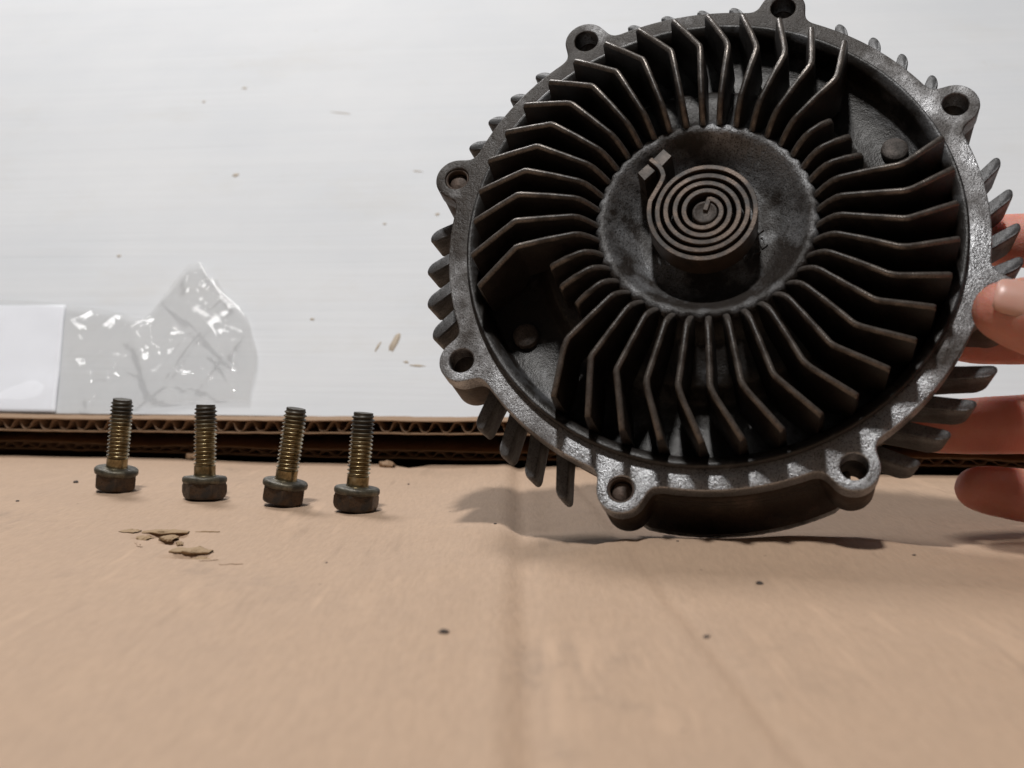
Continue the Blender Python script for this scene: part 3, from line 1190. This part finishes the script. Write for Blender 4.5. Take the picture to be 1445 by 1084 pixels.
BM_ = bolt_meshes()
bolt_labels = ["leaning flange bolt standing on its head, the end bolt farthest from the fan clutch",
               "upright flange bolt standing on its head, between two leaning ones in the row",
               "most tilted flange bolt on its head, one head edge lifted off the cardboard",
               "flange bolt standing on its head beside the fan clutch, end of the row"]
bolts = [(-142.8, 418.0, 7.0, 3.5, 20), (-107.2, 405.0, 0.8, -3.0, 34), (-78.4, 397.0, 9.0, 1.5, 8), (-52.4, 388.5, 5.2, -0.5, 50)]
for (x, y, lean, fwd, spin), lab in zip(bolts, bolt_labels):
    # base on the sheet: lowest point of the tilted head touches
    lift = 5.6 * (abs(math.sin(math.radians(lean))) + 0.6 * abs(math.sin(math.radians(fwd))))
    rt = thing("flange_bolt", lab, "bolt", (x * MM, y * MM, (sheet_h(x, y) + lift * 0.72) * MM),
               None, "bolts standing in a row on the cardboard")
    rt.rotation_euler = (Matrix.Rotation(math.radians(lean), 3, 'Y') @ Matrix.Rotation(math.radians(fwd), 3, 'X') @ Matrix.Rotation(math.radians(spin), 3, 'Z')).to_euler()
    for nm, me, mt in zip(("head", "washer_flange", "neck", "thread"), BM_, (M_bhead, M_bflange, M_thread, M_thread)):
        obj(nm, me, mt, rt)

# ================================================================== HAND
def capsule_chain(bm, pts):
    """tapered capsules through (x,y,z,r) points, overlapping spheres in between"""
    for (a, b) in zip(pts[:-1], pts[1:]):
        va, vb = Vector(a[:3]), Vector(b[:3])
        n = max(2, int((vb - va).length / 1.6))
        for q in range(n + 1):
            t = q / n
            p = va.lerp(vb, t)
            r = a[3] + (b[3] - a[3]) * t
            bmesh.ops.create_icosphere(bm, subdivisions=2, radius=r * MM, matrix=Matrix.Translation(p * MM))


fingers = dict(
    thumb=[(124.6, 297.0, 64.2, 8.0), (128.8, 296.0, 63.4, 9.6), (134.0, 294.0, 62.0, 10.6), (142.0, 290.5, 60.0, 10.7), (152.0, 285.0, 57.0, 11.0), (170.0, 272.0, 50.0, 13.0), (190.0, 258.0, 42.0, 15.5)],
    index=[(138.9, 348.5, 86.0, 7.0), (143.0, 349.0, 85.8, 7.9), (150.0, 346.0, 85.5, 8.3), (158.0, 340.0, 84.6, 8.6), (170.0, 328.0, 82.0, 9.4), (188.0, 312.0, 76.0, 10), (204.0, 299.0, 68.0, 10.8)],
    middle=[(134.0, 347.5, 56.6, 7.2), (139.0, 348.5, 56.7, 8.0), (148.4, 346.0, 57.1, 8.5), (158.0, 340.0, 58.0, 8.9), (171.0, 329.0, 59.0, 9.6), (190.0, 312.0, 57.0, 10.2), (208.0, 297.0, 52.0, 11.0)],
    ring=[(119.5, 346.5, 30.3, 6.8), (124.0, 348.0, 30.3, 7.9), (137.0, 349.5, 30.4, 8.8), (155.0, 348.0, 31.2, 9.3), (174.0, 338.0, 33.5, 9.6), (192.0, 316.0, 35.0, 10.2), (207.0, 296.0, 36.0, 11.0)],
    little=[(135.2, 338.0, 13.3, 6.6), (139.0, 338.5, 12.6, 7.5), (147.5, 337.5, 11.4, 8.1), (161.0, 333.0, 10.2, 8.3), (176.0, 324.0, 12.0, 8.6), (190.0, 308.0, 17.0, 9.2), (202.0, 292.0, 21.0, 10.2)])
bm = bmesh.new()
for pts in fingers.values():
    capsule_chain(bm, pts)
# palm and wrist, out of the picture to the right
for pts in ([(204, 299, 66, 11), (222, 262, 58, 13), (236, 225, 52, 17), (255, 170, 48, 20), (285, 90, 52, 24), (310, 20, 58, 27)],
            [(208, 297, 52, 11), (224, 260, 48, 14), (238, 222, 46, 17)],
            [(207, 296, 36, 11), (222, 260, 36, 14), (236, 222, 40, 17), (254, 170, 42, 20)],
            [(202, 292, 21, 10.5), (216, 256, 26, 13), (232, 220, 34, 16)],
            [(190, 258, 42, 15.5), (212, 238, 44, 18), (234, 212, 46, 18)],
            [(204, 299, 66, 10.5), (202, 292, 21, 10.5)],
            [(218, 268, 58, 13), (212, 268, 28, 13)],
            [(166, 276, 52, 10), (176, 300, 68, 8), (182, 316, 78, 8)]):
    capsule_chain(bm, pts)
HB = Vector((176.0, 324.0, 3.4)) * MM
bmesh.ops.translate(bm, vec=-HB, verts=bm.verts)
me = bpy.data.meshes.new("hand_raw")
bm.to_mesh(me)
bm.free()
tmp = bpy.data.objects.new("tmp_hand", me)
COL.objects.link(tmp)
rm = tmp.modifiers.new("r", 'REMESH')
rm.mode = 'VOXEL'
rm.voxel_size = 0.0009
s_ = tmp.modifiers.new("s", 'SMOOTH')
s_.factor = 0.5
s_.iterations = 14
dg = bpy.context.evaluated_depsgraph_get()
hm = bpy.data.meshes.new_from_object(tmp.evaluated_get(dg))
bpy.data.objects.remove(tmp)
hm.polygons.foreach_set("use_smooth", [True] * len(hm.polygons))
hm.name = "hand"
hand = obj("hand", hm, M_skin)
hand.location = HB
tag(hand, "bare hand gripping the fan clutch rim, thumb in front and fingers behind", "hand")


# thumb nail: curved plate on the side of the thumb that faces the camera
def nail_mesh(L, Wd, rad):
    nu, nv = 22, 22
    v = []
    for i in range(nu):
        u = i / (nu - 1)
        for j in range(nv):
            w = (j / (nv - 1)) * 2 - 1
            half = (Wd / 2) * (1 - 0.10 * (1 - u)) * (max(0.0, 1 - (max(0, 0.22 - u) / 0.22) ** 2.2) ** 0.5 * 0.35 + 0.65)
            half *= (max(0.0, 1 - (max(0, u - 0.72) / 0.28) ** 2.4) ** 0.5) * 0.55 + 0.45
            ang = w * half / rad
            edge = 0.7 * (max(0, abs(w) - 0.7) / 0.3) ** 2 + 0.6 * (max(0, u - 0.8) / 0.2) ** 2 + 0.5 * (max(0, 0.15 - u) / 0.15) ** 2
            lift = 0.5 * (1 - u) * 0.6
            v.append((u * L, math.sin(ang) * rad, math.cos(ang) * rad - rad - edge - 1.1 * (u - 0.4) ** 2 + lift))
    n0 = len(v)
    v += [(x, y, z - 0.5) for x, y, z in v]
    f = grid_faces(nu, nv) + [tuple(reversed(q)) for q in grid_faces(nu, nv, n0)]
    for i in range(nu - 1):
        for j in (0, nv - 1):
            a, b = i * nv + j, (i + 1) * nv + j
            f.append((a, b, b + n0, a + n0))
    for j in range(nv - 1):
        for i in (0, nu - 1):
            a, b = i * nv + j, i * nv + j + 1
            f.append((a, b, b + n0, a + n0))
    return mesh_from(v, f, "nail")


nail = obj("thumb_nail", nail_mesh(15.0, 11.8, 8.4), M_nail, hand)
ax = (Vector((142.0, 290.5, 60.0)) - Vector((124.0, 297.0, 64.2))).normalized()   # from tip to knuckle
nrm = Vector((-0.12, -0.86, 0.50))
nrm = (nrm - ax * nrm.dot(ax)).normalized()
side = nrm.cross(ax).normalized()
mw = Matrix((ax, side, nrm)).transposed().to_4x4()
nail.matrix_local = Matrix.Translation(Vector((121.6, 298.1, 64.9)) * MM + nrm * 9.15 * MM - HB) @ mw

# ================================================================== PLASTIC BAG AND PAPER
# coordinates on the leaning board: x along it, s up its face, n out from it (mm)
bag_o = thing("plastic_bag", "crumpled clear plastic bag lying against the white board above the bolts", "bag",
              EDGE_O + UY * 0.012 + Vector((-0.215 * UX.x, -0.215 * UX.y, 0.0195)), (0, 0, YAW))


def bag_edges(u):
    x = -340 + u * 212
    top_ = 58 + 4 * math.sin(u * 7) - 4 * gauss(u - 0.70, 0.10) + 27 * sstep(0.72, 0.86, u) - 14 * sstep(0.90, 1.0, u)
    return x, top_


nu, nv = 260, 110


def bag_pt(u, v, side_):
    x, tp = bag_edges(u)
    lean_ = -50 * sstep(0.55, 1.0, u) * v * v * 0.85
    x += lean_ + 4 * mn.noise(Vector((v * 4, 1, 2))) * sstep(0.8, 1, u)
    s = -2.0 + (tp + 2.0) * v + 3.0 * math.sin(u * 9) * (1 - v) * 0.4
    s += 7.0 * sstep(0.55, 1.0, u) * (1 - v)
    rim = (1 - (2 * v - 1) ** 4) * (1 - sstep(0.9, 1.0, u) ** 2)
    puff = 5.0 + 2.0 * sstep(0.55, 0.85, u)
    amp = 0.25 + 0.75 * sstep(0.45, 0.85, u)
    q = Vector((x * 0.02, s * 0.03, 4.0))
    n = puff * 0.55 + 2.2 * amp * mn.noise(Vector((x * 0.022, s * 0.035, 1.0)))

    def crease(ax, bx, fr, sd, k):
        # a straight-ish sharp fold: narrow ridge along the zero line of a stretched noise
        xq, sq = x + 5 * mn.noise(Vector((x * 0.03, s * 0.04, sd + 20))), s + 5 * mn.noise(Vector((x * 0.035, s * 0.03, sd + 30)))
        w = mn.noise(Vector(((xq * ax + sq * bx) * fr, (sq * ax - xq * bx) * fr * 0.3, sd)))
        return max(0.0, 1 - abs(w) * k)

    n += amp * 1.25 * (2.6 * crease(0.8, 0.6, 0.030, 2.0, 5) + 2.0 * crease(0.9, -0.45, 0.042, 5.0, 5) + 1.5 * crease(0.3, 0.95, 0.05, 7.0, 6) + 0.9 * crease(0.6, 0.8, 0.10, 9.0, 5) + 0.6 * crease(0.7, -0.7, 0.13, 12.0, 5))
    n = max(0.5, n) * rim
    return x, s, (1.9 + n if side_ else 1.5 + 0.12 * n * (1 + mn.noise(q)))


ci, si = math.cos(INC), math.sin(INC)


def on_board(x, s, n):
    """board coordinates to the bag root's frame (mm)"""
    s2 = s * KS + 1.0
    return (x + 215.0, 4.0 + s2 * ci - n * si, s2 * si + n * ci - 0.5)


for nm, sd in (("front_film", 1), ("back_film", 0)):
    v = []
    for i in range(nu):
        for j in range(nv):
            v.append(on_board(*bag_pt(i / (nu - 1), j / (nv - 1), sd)))
    obj(nm, mesh_from(v, grid_faces(nu, nv), nm), M_film, bag_o)

# sheet of paper inside the bag
paper = []
nu, nv = 50, 40
for i in range(nu):
    for j in range(nv):
        u, v_ = i / (nu - 1), j / (nv - 1)
        x = -345 + u * (123 - 27 * v_)
        s = -1.0 + 60 * v_
        n = 2.6 + 1.6 * math.sin(u * 4 + v_ * 2) * math.sin(math.pi * v_) + 0.7 * mn.noise(Vector((u * 5, v_ * 4, 2)))
        paper.append(on_board(x, s, n * (0.3 + 0.7 * math.sin(math.pi * min(1, v_ * 0.9 + 0.08)))))
n0 = len(paper)
off = Vector((0, si * 0.12, -ci * 0.12))
paper += [(p[0], p[1] + off.y, p[2] + off.z) for p in paper]
f = grid_faces(nu, nv) + [tuple(reversed(q)) for q in grid_faces(nu, nv, n0)]
for i in range(nu - 1):
    for j in (0, nv - 1):
        a, b = i * nv + j, (i + 1) * nv + j
        f.append((a, b, b + n0, a + n0))
for j in range(nv - 1):
    for i in (0, nu - 1):
        a, b = i * nv + j, i * nv + j + 1
        f.append((a, b, b + n0, a + n0))
po = obj("paper_sheet", mesh_from(paper, f, "paper_sheet"), M_paper)
po.matrix_world = bag_o.matrix_basis.copy()
tag(po, "plain white paper inside the clear plastic bag", "paper")
